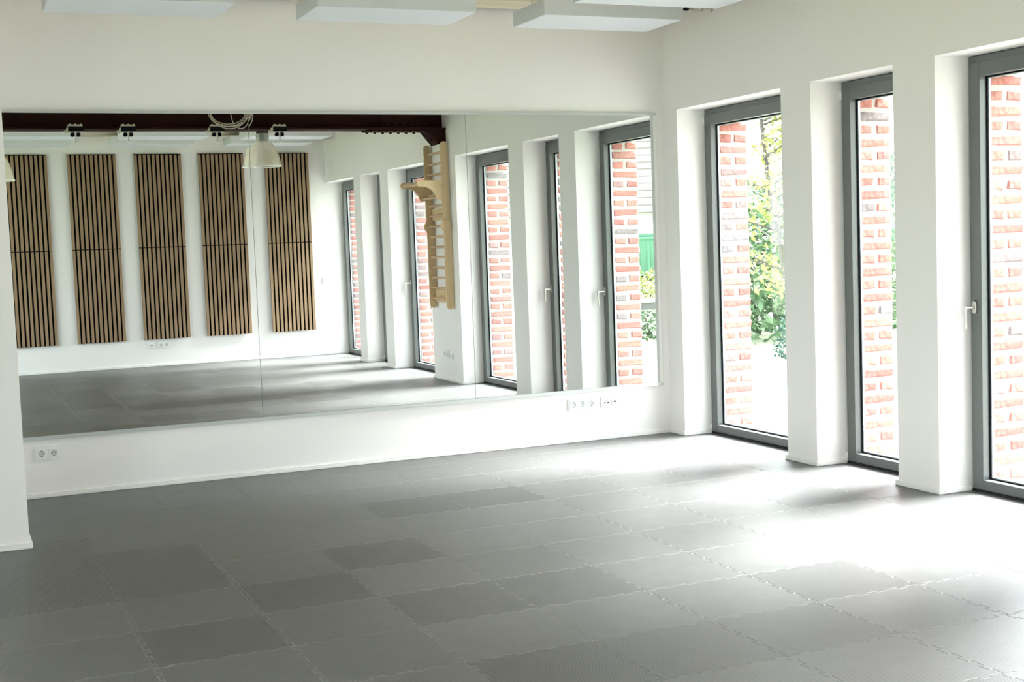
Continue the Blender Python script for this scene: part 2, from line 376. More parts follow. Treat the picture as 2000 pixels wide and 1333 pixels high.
# ================================================================== WINDOWS
WDESC = ['window nearest the mirror, tree outside', 'narrow window, second from the mirror', 'wide window with lever handle, third from the mirror',
         'wide window behind the climbing ladder, seen in the mirror', 'narrow window, second from the back wall', 'wide window next to the back wall, seen in the mirror']
ZF = 2.353
def ring(mm, x0, x1, ya, yb, z0, z1, ws_, wt, wb_, mi=0):
    """rectangular ring; ya>yb in world y (ya = mirror side)"""
    mm.box(x0, x1, ya-ws_, ya, z0, z1, mi); mm.box(x0, x1, yb, yb+ws_, z0, z1, mi)
    mm.box(x0, x1, yb+ws_, ya-ws_, z1-wt, z1, mi); mm.box(x0, x1, yb+ws_, ya-ws_, z0, z0+wb_, mi)
for n, (a, b) in enumerate(OPEN):
    w = empty(f'window_{n+1}', (0.25, -(a+b)/2, 0))
    struct(w, WDESC[n], 'window')
    cy = (a+b)/2
    def Y(d): return cy-d       # depth -> local y
    def build(mm, name, mat, **kw): return mm.build(name, mat, w, **kw)
    mm = MB(); ring(mm, -0.020, 0.055, Y(a)-0.001, Y(b)+0.001, 0.010, ZF, 0.046, 0.05, 0.03); build(mm, 'outer_frame', 'frame', bevel=0.002, seg=1)
    mm = MB(); ring(mm, -0.029, 0.045, Y(a+0.012), Y(b-0.012), 0.014, 2.319, 0.078, 0.076, 0.054)
    sash = build(mm, 'sash', 'frame', bevel=0.0035, seg=2)
    ia, ib, iz0, iz1 = a+0.09, b-0.09, 0.068, 2.243
    mm = MB(); ring(mm, 0.016, 0.023, Y(ia), Y(ib), iz0, iz1, 0.007, 0.007, 0.007); build(mm, 'seal', 'black')
    mm = MB(); ring(mm, 0.0255, 0.040, Y(ia), Y(ib), iz0, iz1, 0.012, 0.012, 0.012); build(mm, 'spacer', 'spacer')
    # double glazing: two panes
    for x in (0.0235, 0.042):
        build(MB().add([(x, Y(ia), iz0), (x, Y(ib), iz0), (x, Y(ib), iz1), (x, Y(ia), iz1)], [(0, 1, 2, 3)]), 'pane', 'glass')
    build(MB().box(-0.025, 0.06, Y(a)-0.002, Y(b)+0.002, -0.014, 0.009), 'threshold', 'threshold')
    handle_at = {0: b-0.045, 1: b-0.045, 2: a+0.045, 3: b-0.045, 4: a+0.045, 5: a+0.045}[n]
    hinge_at = {0: a, 1: a, 2: b, 3: a, 4: b, 5: b}[n]
    yh = Y(handle_at); zc = 1.010
    hp = MB()
    pts = [(yh+0.015*math.cos(t), zc+(0.020 if math.sin(t) >= 0 else -0.020)+0.015*math.sin(t)) for t in [2*math.pi*i/20+0.001 for i in range(20)]]
    hp.prism(pts, 'x', -0.041, -0.029); h = build(hp, 'handle', 'steel', bevel=0.0015, seg=1)
    MB().cyl((-0.040, yh, zc), (-0.098, yh, zc), 0.0085).build('handle_neck', 'steel', h, smooth=True)
    MB().cyl((-0.098, yh, zc+0.0085), (-0.098, yh, zc-0.112), 0.0085, n=16).build('handle_lever', 'steel', h, smooth=True)
    sgn = -1 if hinge_at == a else 1
    for z0, z1 in ((2.250, 2.300), (0.012, 0.070)):
        MB().cyl((-0.031, Y(hinge_at)+sgn*0.007, z0), (-0.031, Y(hinge_at)+sgn*0.007, z1), 0.006, n=10).build('hinge', 'plastic', sash, smooth=True)

for n, (a, b, z0, z1) in enumerate(LEFT):
    w = empty(f'window_{n+7}', (XL-0.12, -(a+b)/2, z0)); struct(w, ['grey framed window in the left wall, nearer the mirror wall', 'grey framed window in the left wall, nearer the back wall'][n], 'window')
    h = (b-a)/2
    mm = MB(); ring(mm, -0.03, 0.04, h, -h, 0, z1-z0, 0.08, 0.08, 0.08); mm.box(-0.03, 0.04, -0.05, 0.05, 0.08, z1-z0-0.08); mm.build('outer_frame', 'frame', w, bevel=0.003, seg=1)
    for sg in (-1, 1):
        ya, yb = sg*0.05, sg*(h-0.08)
        MB().add([(0, ya, 0.08), (0, yb, 0.08), (0, yb, z1-z0-0.08), (0, ya, z1-z0-0.08)], [(0, 1, 2, 3)]).build('pane', 'glass', w)

# ================================================================== OUTER BRICK PIERS
BX0, BX1 = 0.312, 0.560
def brick_mesh(lx, ly, lz, seed):
    R_ = random.Random(seed); mm = MB().box(-lx/2, lx/2, -ly/2, ly/2, -lz/2, lz/2); me = mm.mesh('brick', 'brick', bevel=0.011, seg=1)
    for v in me.vertices: v.co += Vector((R_.uniform(-.004, .004), R_.uniform(-.004, .004), R_.uniform(-.004, .004)))
    return me
HB = [brick_mesh(0.112, 0.115, 0.061, s) for s in range(5)]
SB = [brick_mesh(0.243, 0.115, 0.061, s+20) for s in range(5)]
rb = random.Random(11)
JOFF = 0.058
PIERS = [(None, OPEN[0][0])] + [(OPEN[k][1], OPEN[k+1][0]) for k in range(5)] + [(OPEN[5][1], None)]
PLAB = ['brick facing beside the window nearest the mirror', 'brick facing outside between first and second windows', 'brick facing outside between second and third windows',
        'wide brick facing outside between third and fourth windows', 'brick facing outside between fourth and fifth windows', 'brick facing outside between fifth and last windows', 'brick facing outside past the last window']
for k, (pb, pa) in enumerate(PIERS):
    y1 = -(pb-JOFF) if pb is not None else 0.9
    y0 = -(pa+JOFF) if pa is not None else -L-1.0
    w = empty('wall_brick_facing', (BX0, (y0+y1)/2, -0.1)); struct(w, PLAB[k], 'wall')
    cy = (y0+y1)/2
    MB().box(0.004, BX1-BX0-0.008, y0-cy+0.008, y1-cy-0.008, 0.0, 2.70).build('mortar', 'mortar', w)
    for face, on in ((y0, pa is not None), (y1, pb is not None)):
        if not on: continue
        sg = 1 if face == y0 else -1
        for c in range(29):
            z = 0.06 + c*0.0797 + 0.034
            yy = face - cy + sg*(0.0575+rb.uniform(-.002, .002))
            if (c + k) % 2 == 0:
                o = link('brick', rb.choice(SB), w, ((BX1-BX0)/2+rb.uniform(-.004, .004), yy, z))
            else:
                for xx in (0.058, 0.190): o = link('brick', rb.choice(HB), w, (xx+rb.uniform(-.004, .004), yy, z))
lin = MB().box(BX0, BX1, -L-1.0, 0.9, 2.30, 3.6).build('wall_brick_lintel', 'brick'); struct(lin, 'brick facing above the windows outside', 'wall')

# ================================================================== MIRROR
mr = empty('wall_mirror', (-2.30, 0, 0.358)); tag(mr, 'wide frameless wall mirror in three panes with aluminium rails', 'mirror')
ZB, ZTOP = 0.358, 2.352
def mx(x): return x+2.30
joints = [-4.545, -3.045, -1.553, -0.088]
for k in range(3):
    w_ = joints[k+1]-joints[k]-0.0025
    o = MB().add([(-w_, 0, 0.012), (0, 0, 0.012), (0, 0, ZTOP-ZB-0.012), (-w_, 0, ZTOP-ZB-0.012)], [(0, 1, 2, 3)]).build('pane', 'mirror', mr, loc=(mx(joints[k+1]-0.00125), -MP, 0))
    MB().box(-w_, 0, 0.0008, 0.005, 0.012, ZTOP-ZB-0.012).build('backing', 'plastic_grey', o)
    if k == 0: o.rotation_euler = (0, 0, 0.0035)
MB().box(mx(-4.57), mx(-0.060), -0.021, -0.0165, 0.0, 0.022).box(mx(-4.57), mx(-0.060), -0.0165, 0, 0.0, 0.004).build('rail', 'alu', mr)
MB().box(mx(-4.57), mx(-0.060), -0.021, -0.0165, ZTOP-ZB-0.018, ZTOP-ZB).box(mx(-4.57), mx(-0.060), -0.0165, 0, ZTOP-ZB-0.004, ZTOP-ZB).build('rail', 'alu', mr)
MB().box(mx(-0.0875), mx(-0.063), -0.016, 0, 0.006, ZTOP-ZB-0.006).build('side_trim', 'white', mr, bevel=0.001, seg=1)

# ================================================================== SOCKETS AND SWITCHES
def face_plate(name, loc, rz, kinds, label, cat, group=None):
    """plate in local coords facing -y, centred; kinds: list of insert types"""
    n = len(kinds); w = empty(name, loc, rz); tag(w, label, cat, group)
    W2 = (0.081+0.071*(n-1))/2
    MB().box(-W2, W2, -0.010, 0, -0.0405, 0.0405).build('frame', 'plastic', w, bevel=0.002, seg=2)
    for i, kd in enumerate(kinds):
        cx = -W2+0.0405+0.071*i
        if kd == 'socket':
            # square insert with a round recess
            R_ = 0.0195; nn = 24; mm = MB(); sq = []
            for q in range(nn):
                t = 2*math.pi*q/nn; c_, s_ = math.cos(t), math.sin(t); k_ = 0.0275/max(abs(c_), abs(s_)); sq.append((cx+c_*k_, s_*k_))
            ci = [(cx+R_*math.cos(2*math.pi*q/nn), R_*math.sin(2*math.pi*q/nn)) for q in range(nn)]
            v = [(x, -0.010, z) for x, z in sq] + [(x, -0.0128, z) for x, z in sq] + [(x, -0.0128, z) for x, z in ci]
            fs = []
            for q in range(nn):
                p = (q+1) % nn; fs += [(q, p, nn+p, nn+q), (nn+q, nn+p, 2*nn+p, 2*nn+q)]
            ins = mm.add(v, fs).build('insert', 'plastic', w)
            wl_ = MB(); v = [(x, -0.0128, z) for x, z in ci] + [(x, -0.0102, z) for x, z in ci]
            wl_.add(v, [(q, (q+1) % nn, nn+(q+1) % nn, nn+q) for q in range(nn)] + [tuple(range(nn, 2*nn))]).build('well', 'plastic_grey', ins)
            for sx in (-0.0095, 0.0095): MB().cyl((cx+sx, -0.0101, 0), (cx+sx, -0.0106, 0), 0.0026, n=10).build('pin_hole', 'black', ins)
            for sz in (-0.0175, 0.0175): MB().box(cx-0.004, cx+0.004, -0.0125, -0.0102, sz-0.0022, sz+0.0022).build('earth_clip', 'black', ins)
        else:
            ins = MB().box(cx-0.0275, cx+0.0275, -0.0135, -0.0098, -0.0275, 0.0275).build('insert', 'plastic', w, bevel=0.0012, seg=1)
            if kd == 'speaker':
                for dx, dz in ((-0.013, -0.006), (0.013, -0.006), (0.0, 0.011)):
                    MB().cyl((cx+dx, -0.0134, dz), (cx+dx, -0.0150, dz), 0.0055, n=14).build('terminal', 'black' if dz < 0 else 'plastic_grey', ins)
            elif kd == 'data':
                MB().box(cx-0.013, cx+0.009, -0.0145, -0.0134, -0.005, 0.0045).build('port', 'black', ins)
                MB().prism([(cx+0.007, -0.004), (cx+0.016, -0.013), (cx+0.019, -0.010), (cx+0.010, 0.0)], 'y', -0.0145, -0.0134).build('flap', 'plastic_grey', ins)
            elif kd == 'switch':
                MB().prism([(-0.0135, -0.026), (-0.0165, 0.026), (-0.0135, 0.026)], 'x', cx-0.026, cx+0.026).build('rocker', 'plastic', ins)
    return w
SZ = 0.2725
face_plate('power_socket', (-4.3771, 0, SZ), 0, ['socket']*2, 'white double power socket low on the wall at the left end of the mirror', 'socket')
face_plate('power_socket', (-0.7316, 0, SZ), 0, ['socket']*3, 'white triple power socket under the right end of the mirror', 'socket')
face_plate('connection_plate', (-0.503, 0, SZ), 0, ['speaker', 'data'], 'white two-gang plate with dark connectors, right of the triple socket', 'wall plate')
face_plate('data_socket', (-2.370, -L, 0.280), math.pi, ['data'], 'single white data socket under the middle slat panel on the back wall', 'socket')
face_plate('power_socket', (-2.215, -L, 0.278), math.pi, ['socket']*2, 'white double power socket below the middle slat panel on the back wall', 'socket')
face_plate('light_switch', (-0.068, -L, 1.018), math.pi, ['switch'], 'white light switch on the back wall beside the last window', 'switch')
face_plate('power_socket', (0, -4.715, 0.285), -math.pi/2, ['socket']*2, 'white double socket on the pier under the climbing ladder', 'socket')
face_plate('data_socket', (0, -4.560, 0.275), -math.pi/2, ['data'], 'single white data socket on the pier under the climbing ladder', 'socket')

# ================================================================== SLAT PANELS ON THE BACK WALL
PW, PH, NS = 0.597, 1.193, 11
sw = 0.0345; pitch = (PW-sw)/(NS-1)
felt_me = MB().box(0, PW, 0, 0.009, 0, PH+0.0108).mesh('felt_backing', 'felt')
slat_me = MB().box(0, sw, 0.0088, 0.022, 0, PH).mesh('slat', 'slat', bevel=0.0015, seg=1)
names5 = ['leftmost slat panel column', 'second slat panel column from the left', 'middle slat panel column', 'fourth slat panel column, behind the lamp', 'slat panel column nearest the windows']
for i, xl in enumerate((-4.125, -3.288, -2.462, -1.645, -0.832)):
    for half, z0 in (('upper', 1.559), ('lower', 0.355)):
        # facing +y from the back wall: local x runs along +x
        w = empty('slat_panel', (xl, -L+0.021, z0))
        tag(w, f'{half} oak panel of vertical slats on black felt, {names5[i]}', 'acoustic panel', 'oak slat panels on the back wall')
        link('felt_backing', felt_me, w)
        for zb in (0.1, 1.06): MB().box(0.05, PW-0.05, -0.0205, 0.0005, zb, zb+0.03).build('batten', 'felt', w)
        for k in range(NS): link('slat', slat_me, w, (k*pitch, 0, 0))

# ================================================================== CEILING BAFFLES
baf_me = MB().box(-0.5, 0.5, -0.245, 0.245, 0, 0.1).mesh('baffle', 'baffle', bevel=0.004, seg=2)
cols = [(-3.78, 'left'), (-2.30, 'middle'), (-0.84, 'window-side')]
rows = [(-0.645, 2.865, 'hanging row nearest the mirror wall'), (-1.545, 2.865, 'second hanging row from the mirror wall'),
        (-6.80, 2.850, 'hanging row just behind the steel beam'), (-7.78, 2.846, 'second hanging row from the back wall'), (-8.77, 2.842, 'hanging row nearest the back wall')]
for y, z, rl in rows:
    for x, cl_ in cols:
        o = empty('ceiling_baffle', (x, y, z)); tag(o, f'white foam acoustic ceiling panel, {cl_} one of the {rl}', 'ceiling panel', 'white foam panels hung under the ceiling')
        link('foam_panel', baf_me, o)
        h = ceil_z(y)-z
        for sx in (-0.4, 0.4):
            for sy in (-0.16, 0.16): MB().cyl((sx, sy, 0.099), (sx, sy, h+0.002), 0.002, n=6).build('hanger', 'steel', o)
tb = empty('turnbuckle', (-0.33, -0.90, 2.935)); tag(tb, 'small steel turnbuckle tying a ceiling panel to the window wall', 'turnbuckle')
p0 = Vector((0, 0, 0)); p1 = Vector((0.33, 0.19, 0.044)); dv = p1-p0
P = lambda t, dz=0: tuple(p0+dv*t+Vector((0, 0, dz)))
MB().cyl(P(0), P(0.10), 0.012, n=10).build('eye_bolt', 'black', tb)
MB().cyl(P(0.08), P(0.30), 0.0035, n=8).cyl(P(0.62), P(0.85), 0.0035, n=8).build('rod', 'steel', tb)
MB().cyl(P(0.28, 0.010), P(0.64, 0.010), 0.0035, n=8).cyl(P(0.28, -0.010), P(0.64, -0.010), 0.0035, n=8).cyl(P(0.28, 0.010), P(0.28, -0.010), 0.005, n=8).cyl(P(0.64, 0.010), P(0.64, -0.010), 0.005, n=8).build('body', 'steel', tb)
hk = [tuple(Vector(P(0.85))+Vector((0.02+0.016*math.cos(t), 0.0, 0.016*math.sin(t)))) for t in [math.pi-i*0.55 for i in range(10)]]
MB().tube(hk, 0.0035, 6).cyl(P(0.93), P(1.0), 0.006, n=8).build('hook', 'steel', tb)

# ================================================================== STEEL BEAM
bx = empty('steel_beam', (-3.1, -4.6, 2.645)); tag(bx, 'dark red-brown riveted steel beam across the room, seen in the mirror', 'beam')
def bX(x): return x+3.1
MB().box(bX(XL), bX(0), -0.011, 0.011, 0.015, 0.352).build('web', 'beam', bx)
MB().box(bX(XL), bX(0), -0.12, 0.13, 0.0, 0.018).build('bottom_flange', 'beam', bx, bevel=0.003, seg=1)
MB().box(bX(XL), bX(0), -0.12, 0.13, 0.345, 0.364).build('top_flange', 'beam', bx, bevel=0.003, seg=1)
MB().box(bX(-0.67), bX(-0.03), 0.011, 0.026, 0.022, 0.340).build('splice_plate', 'beam', bx, bevel=0.002, seg=1)
MB().box(bX(-0.845), bX(-0.20), -0.10, 0.115, -0.015, 0.0).build('cover_plate', 'beam', bx, bevel=0.002, seg=1)
riv = MB().lathe([(0.014, 0), (0.0135, 0.004), (0.010, 0.009), (0.005, 0.0115), (0.0005, 0.012)], n=10).mesh('rivet', 'beam', smooth=True)
for x in [-0.63+0.085*i for i in range(8)]:
    for z in (0.065, 0.175, 0.285):
        o = link('rivet', riv, bx, (bX(x), 0.026, z)); o.rotation_euler = (-math.pi/2, 0, 0)
hexb = MB().cyl((0, 0, 0), (0, 0, -0.014), 0.016, n=6).mesh('bolt', 'beam')
for i in range(7):
    for y in (-0.06, 0.075): link('bolt', hexb, bx, (bX(-0.80+0.085*i), y, -0.015))
    if i in (0, 1, 3, 4): link('bolt', hexb, bx, (bX(-0.80+0.085*i), 0.075, 0.032))
MB().prism([(bX(-0.225), 0.002), (bX(0), 0.002), (bX(0), -0.125), (bX(-0.09), -0.155)], 'y', -0.10, 0.115).build('knee_bracket', 'beam', bx, bevel=0.004, seg=1)
ka = Vector((bX(-0.225), 0, 0.002)); kb = Vector((bX(-0.09), 0, -0.155)); kd_ = (kb-ka); ang = math.atan2(-kd_.z, kd_.x)
for t in (0.28, 0.62):
    for y in (-0.04, 0.055):
        o = link('rivet', riv, bx, tuple(ka+kd_*t+Vector((0, y, 0)))); o.rotation_euler = (0, math.pi+ang, 0)
        o.scale = (1.2, 1.2, 1)

# ================================================================== BEAM CLAMPS
def clamp(x, label):
    c = empty('beam_clamp', (x, -4.45, 2.645)); tag(c, label, 'clamp', 'clamps on the steel beam')
    MB().box(-0.066, 0.066, -0.05, 0.036, -0.028, -0.001).box(-0.066, 0.066, 0.0205, 0.036, -0.028, 0.040).build('body', 'cream', c, bevel=0.003, seg=1)
    MB().box(-0.064, 0.072, 0.036, 0.050, -0.022, 0.022).build('front_plate', 'black', c, bevel=0.002, seg=1)
    mm = MB().box(-0.066, 0.064, 0.030, 0.042, 0.028, 0.036)
    for k in range(3): mm.box(-0.052+0.048*k, -0.038+0.048*k, 0.030, 0.042, 0.035, 0.046)
    mm.build('toothed_strip', 'cream', c)
    MB().box(-0.094, -0.066, -0.045, -0.026, -0.036, -0.008).box(-0.075, -0.066, -0.045, 0.03, -0.022, 0.014).build('lever', 'cream', c, bevel=0.002, seg=1)
    MB().cyl((-0.04, 0.012, -0.026), (0.04, 0.012, -0.026), 0.008, n=10).build('axle', 'steel', c)
    for sx in (-0.026, 0.026): MB().cyl((sx, 0.0, -0.053), (sx, 0.030, -0.053), 0.019, n=18).build('wheel', 'black', c, smooth=True)
    MB().cyl((0, 0.034, -0.026), (0, 0.034, -0.125), 0.0075, n=10).build('pin', 'steel', c, smooth=True)
    MB().lathe([(0.0005, -0.014), (0.010, -0.011), (0.013, 0), (0.010, 0.011), (0.0005, 0.014)], n=12, c=(0, 0.034, -0.130)).build('pin_tip', 'plastic', c, smooth=True)
    return c
for x, lb in ((-3.650, 'cream and black clamp on the beam, leftmost of four'), (-3.176, 'cream and black clamp on the beam, second from the left'),
              (-2.347, 'cream and black clamp on the beam beside the coiled cable'), (-1.767, 'cream and black clamp on the beam right of the lamp neck')):
    clamp(x, lb)

# ================================================================== PENDANT LAMPS
def lamp(x, y, zb, label):
    c = empty('pendant_lamp', (x, y, zb)); tag(c, label, 'lamp', 'clear bell pendant lamps')
    prof = [(0.180, 0.0), (0.177, 0.015), (0.171, 0.045), (0.163, 0.085), (0.152, 0.125), (0.137, 0.165), (0.117, 0.20), (0.094, 0.23), (0.072, 0.252), (0.060, 0.262)]
    sh = MB().lathe(prof, n=72, flute=0.0022).build('shade', 'shade', c, smooth=True)
    MB().lathe([(0.1805, -0.004), (0.1835, -0.002), (0.1835, 0.003), (0.1805, 0.004), (0.1785, 0.0), (0.1805, -0.004)], n=64).build('rim', 'plastic', sh, smooth=True)
    MB().lathe([(0.001, 0.258), (0.064, 0.258), (0.066, 0.262), (0.066, 0.335), (0.060, 0.342), (0.001, 0.342)], n=40).build('housing', 'housing', c, smooth=True)
    mm = MB()
    for k in range(7): mm.box(-0.055, 0.055, -0.045+0.014*k, -0.039+0.014*k, 0.340, 0.366)
    mm.build('heat_sink', 'black', c)
    MB().lathe([(0.001, 0.17), (0.022, 0.17), (0.024, 0.20), (0.024, 0.26)], n=20).build('lamp_holder', 'plastic', c, smooth=True)
    MB().cyl((0, 0, 0.36), (0, 0, ceil_z(y)-zb+0.004), 0.006, n=8).build('suspension_rod', 'steel', c)
    return c
lamp(-1.758, -5.20, 2.330, 'clear ribbed bell pendant lamp hanging behind the steel beam')
lamp(-4.335, -5.20, 2.222, 'clear ribbed bell pendant lamp cut off by the wall at the left')

# ================================================================== CABLE COIL
cc = MB()
for (x0, x1, zb, dy) in ((-2.425, -2.035, 2.664, 0.0), (-2.410, -2.050, 2.646, 0.008), (-2.412, -2.062, 2.668, 0.016), (-2.215, -2.030, 2.645, 0.024), (-2.40, -2.07, 2.690, -0.006)):
    cxm = (x0+x1)/2; rx = (x1-x0)/2; zc_ = 2.80
    pts = [(cxm+rx*math.cos(t), -4.40+dy, zc_+(zc_-zb)*math.sin(t)*(1.0 if math.sin(t) < 0 else 0.75)) for t in [2*math.pi*i/40 for i in range(41)]]
    cc.tube(pts, 0.0042, 6)
co = cc.build('cable_coil', 'cable', smooth=True); tag(co, 'coil of thin grey cable hung against the steel beam', 'cable')

# ================================================================== CLIMBING LADDER ON THE PIER
ld = empty('climbing_ladder', (0, -4.685, 0.775)); tag(ld, 'birch plywood wall ladder with rungs and pull-up arm between windows', 'climbing ladder')
def lz(z): return z-0.775
yR, yL = 0.255, -0.255
def arc(cx, cz, r_, t0, t1, n=8): return [(cx+r_*math.cos(t0+(t1-t0)*i/n), cz+r_*math.sin(t0+(t1-t0)*i/n)) for i in range(n+1)]
pi = math.pi
up = [(-0.013, lz(1.645)), (-0.013, lz(2.478))] + arc(-0.0535, lz(2.478), 0.0405, 0, pi, 10)
zz = 2.455
while zz > 1.78:                         # scalloped front edge
    up += [(-0.094, lz(zz)), (-0.094, lz(zz-0.050)), (-0.088, lz(zz-0.058)), (-0.088, lz(zz-0.072)), (-0.094, lz(zz-0.080))]
    zz -= 0.109
up += [(-0.094, lz(1.645))]
lo = [(-0.003, lz(1.645)), (-0.088, lz(1.645))] + arc(-0.0455, lz(0.8175), 0.0425, pi, 2*pi, 12)
brk = arc(-0.335, lz(2.088), 0.031, pi/2, 3*pi/2, 8) + [(-0.287, lz(2.056)), (-0.241, lz(2.044)), (-0.210, lz(2.026)), (-0.185, lz(2.0)), (-0.168, lz(1.972)), (-0.158, lz(1.945)), (-0.150, lz(1.925)), (-0.144, lz(1.920)),
       (-0.100, lz(1.920)), (-0.094, lz(1.93)), (-0.088, lz(1.945)), (-0.094, lz(1.965)), (-0.094, lz(2.03)), (-0.087, lz(2.045)), (-0.094, lz(2.065)), (-0.092, lz(2.119))]
for y in (yR, yL):
    MB().prism(up, 'y', y-0.009, y+0.009).build('upper_rail', 'ply', ld, bevel=0.002, seg=1)
    MB().prism(lo, 'y', y-0.009, y+0.009).build('lower_rail', 'ply', ld, bevel=0.002, seg=1)
    d = MB().cyl((-0.063, y+0.009, lz(1.645)), (-0.063, y+0.023, lz(1.645)), 0.062, n=32).build('joint_disc', 'ply', ld)
    for i in range(6):
        t = i*pi/3+0.3; MB().cyl((-0.063+0.045*math.cos(t), y+0.0228, lz(1.645)+0.045*math.sin(t)), (-0.063+0.045*math.cos(t), y+0.0240, lz(1.645)+0.045*math.sin(t)), 0.004, n=8).build('peg_hole', 'rung', d)
    MB().cyl((-0.055, y+0.023, lz(1.69)), (-0.055, y+0.031, lz(1.69)), 0.016, n=16).build('knob', 'ply', d)
    b_ = MB().prism(brk, 'y', y-0.010, y+0.010).build('pull_up_bracket', 'ply', ld, bevel=0.002, seg=1)
    for cxz in ((-0.335, 2.088), (-0.105, 1.94)): MB().cyl((cxz[0], y+0.0098, lz(cxz[1])), (cxz[0], y+0.0112, lz(cxz[1])), 0.005, n=8).build('screw', 'steel', b_)
    MB().box(-0.008, -0.0005, y-0.006, y+0.006, lz(0.77), lz(2.53)).build('wall_strip', 'alu', ld)
    for z in (0.90, 1.25, 1.75, 2.10, 2.40): MB().box(-0.020, -0.004, y+0.004, y+0.012, lz(z)-0.01, lz(z)+0.01).build('fixing', 'steel', ld)
for k in range(15):
    z = 0.884+0.1092*k; x = -0.063 if k == 7 else -0.050
    MB().cyl((x, yL, lz(z)), (x, yR, lz(z)), 0.0125, n=14).build('rung', 'rung', ld, smooth=True)
MB().cyl((-0.335, yL, lz(2.088)), (-0.335, yR, lz(2.088)), 0.019, n=18).build('grip_bar', 'rung', ld, smooth=True)
MB().cyl((-0.130, yL, lz(1.945)), (-0.130, yR, lz(1.945)), 0.013, n=14).build('lower_bar', 'rung', ld, smooth=True)
for z0, z1 in ((1.712, 1.838), (0.838, 0.975)):
    cb = MB().box(-0.026, -0.009, yL, yR, lz(z0), lz(z1)).build('cross_board', 'ply', ld)
    for yy in (-0.05, 0.05): MB().box(-0.0268, -0.0258, yy-0.005, yy+0.005, lz((z0+z1)/2)-0.012, lz((z0+z1)/2)+0.012).build('slot', 'black', cb)

# ================================================================== OUTSIDE
MAT['lawn'] = plain('lawn_grass', (0.21, 0.25, 0.16), 0.95, noise=0.35, nscale=3, bump=0.6, bscale=60)
MAT['patio'] = plain('patio_concrete', (0.25, 0.245, 0.23), 0.9, noise=0.2, nscale=5)
MAT['gravel'] = plain('pale_gravel', (0.72, 0.72, 0.69), 0.95, noise=0.15, nscale=60)
MAT['bark'] = plain('grey_bark', (0.05, 0.043, 0.038), 0.9, noise=0.3, nscale=20)
MAT['leaf'] = plain('spring_leaf', (0.19, 0.22, 0.05), 0.6, noise=0.4, nscale=1.5)
MAT['hedge'] = plain('hedge_leaf', (0.045, 0.10, 0.035), 0.7, noise=0.4, nscale=2)
MAT['conifer'] = plain('blue_green_leaf', (0.03, 0.085, 0.06), 0.7, noise=0.3, nscale=2)
MAT['container'] = plain('green_container_plastic', (0.045, 0.15, 0.085), 0.6, noise=0.06)
MAT['render'] = plain('white_render', (0.5, 0.5, 0.49), 0.9)
MAT['roof'] = plain('weathered_roof_tile', (0.085, 0.078, 0.07), 0.9, noise=0.3, nscale=4)
MAT['stone'] = plain('grey_stone', (0.09, 0.09, 0.09), 0.8, noise=0.15, nscale=6)
MAT['stone_top'] = plain('pale_stone', (0.4, 0.4, 0.39), 0.8, noise=0.05)
g = MB().box(0.56, 120, -120, 120, -0.40, -0.07).box(-120, XL-0.2, -120, 120, -0.40, -0.07).build('ground_lawn', 'lawn'); struct(g, 'pale lawn outside the windows', 'lawn')
g = MB().box(0.56, 3.9, -14, 0.25, -0.30, -0.055).box(0.56, 1.0, 0.25, 3, -0.30, -0.055).build('ground_patio', 'patio', bevel=0.006, seg=1); struct(g, 'pale paved strip along the outside of the windows', 'patio')
g = MB().prism([(3.2+0.9*math.cos(t)*(1+0.15*math.sin(3*t)), 4.0+1.3*math.sin(t)) for t in [2*pi*i/28 for i in range(28)]], 'z', -0.09, -0.058).build('ground_gravel', 'gravel'); struct(g, 'patch of white gravel on the lawn', 'gravel')

def leaves(mm, centre_fn, count, size, R_):
    for _ in range(count):
        c = centre_fn(); s = size*R_.uniform(0.6, 1.3)
        a = Vector((R_.gauss(0, 1), R_.gauss(0, 1), R_.gauss(0, 0.8))).normalized(); b = a.orthogonal().normalized()
        b.rotate(Matrix.Rotation(R_.uniform(0, 6.28), 3, a)); n_ = a.cross(b)*0.18*s
        mm.add([c-a*s, c-b*s*0.45+n_, c+a*s, c+b*s*0.45+n_], [(0, 1, 2), (0, 2, 3)])
R_ = random.Random(5)
# young garden tree seen through the first window
tr = empty('garden_tree', (4.0, 4.15, -0.07)); tag(tr, 'young garden tree with yellow-green leaves outside the first window', 'tree')
trunk = [(0, -0.35, 0), (0.0, -0.10, 0.45), (0.0, 0.02, 0.95), (0.0, 0.12, 1.35), (0, 0.26, 1.75), (0, 0.35, 2.15), (0.02, 0.46, 2.6), (0.05, 0.60, 3.3), (0.1, 0.7, 4.0)]
MB().tube(trunk, [0.055, 0.048, 0.042, 0.038, 0.032, 0.028, 0.024, 0.016, 0.008], 8).build('trunk', 'bark', tr, smooth=True)
tips = []
for k in range(46):
    t = R_.uniform(0.22, 0.98)*(len(trunk)-1); i = min(int(t), len(trunk)-2); p = Vector(trunk[i]).lerp(Vector(trunk[i+1]), t-i)
    an = R_.uniform(0, 6.28); ln = R_.uniform(0.4, 1.15)
    q1 = p+Vector((math.cos(an)*ln*0.5, math.sin(an)*ln*0.5, ln*0.16)); q2 = p+Vector((math.cos(an)*ln, math.sin(an)*ln, ln*R_.uniform(0.15, 0.6)))
    MB().tube([p, q1, q2], [0.014, 0.009, 0.003], 5).build('branch', 'bark', tr)
    tips += [(p, q1, q2)]
mm = MB()
def cfn():
    p, q1, q2 = R_.choice(tips); t = R_.uniform(0.1, 1.1)
    c = p.lerp(q1, t*2) if t < 0.5 else q1.lerp(q2, (t-0.5)*2)
    return c+Vector((R_.gauss(0, .08), R_.gauss(0, .08), R_.gauss(0, .07)))
leaves(mm, cfn, 2000, 0.050, R_); lo_ = mm.build('foliage', 'leaf', tr); lo_['kind'] = 'stuff'
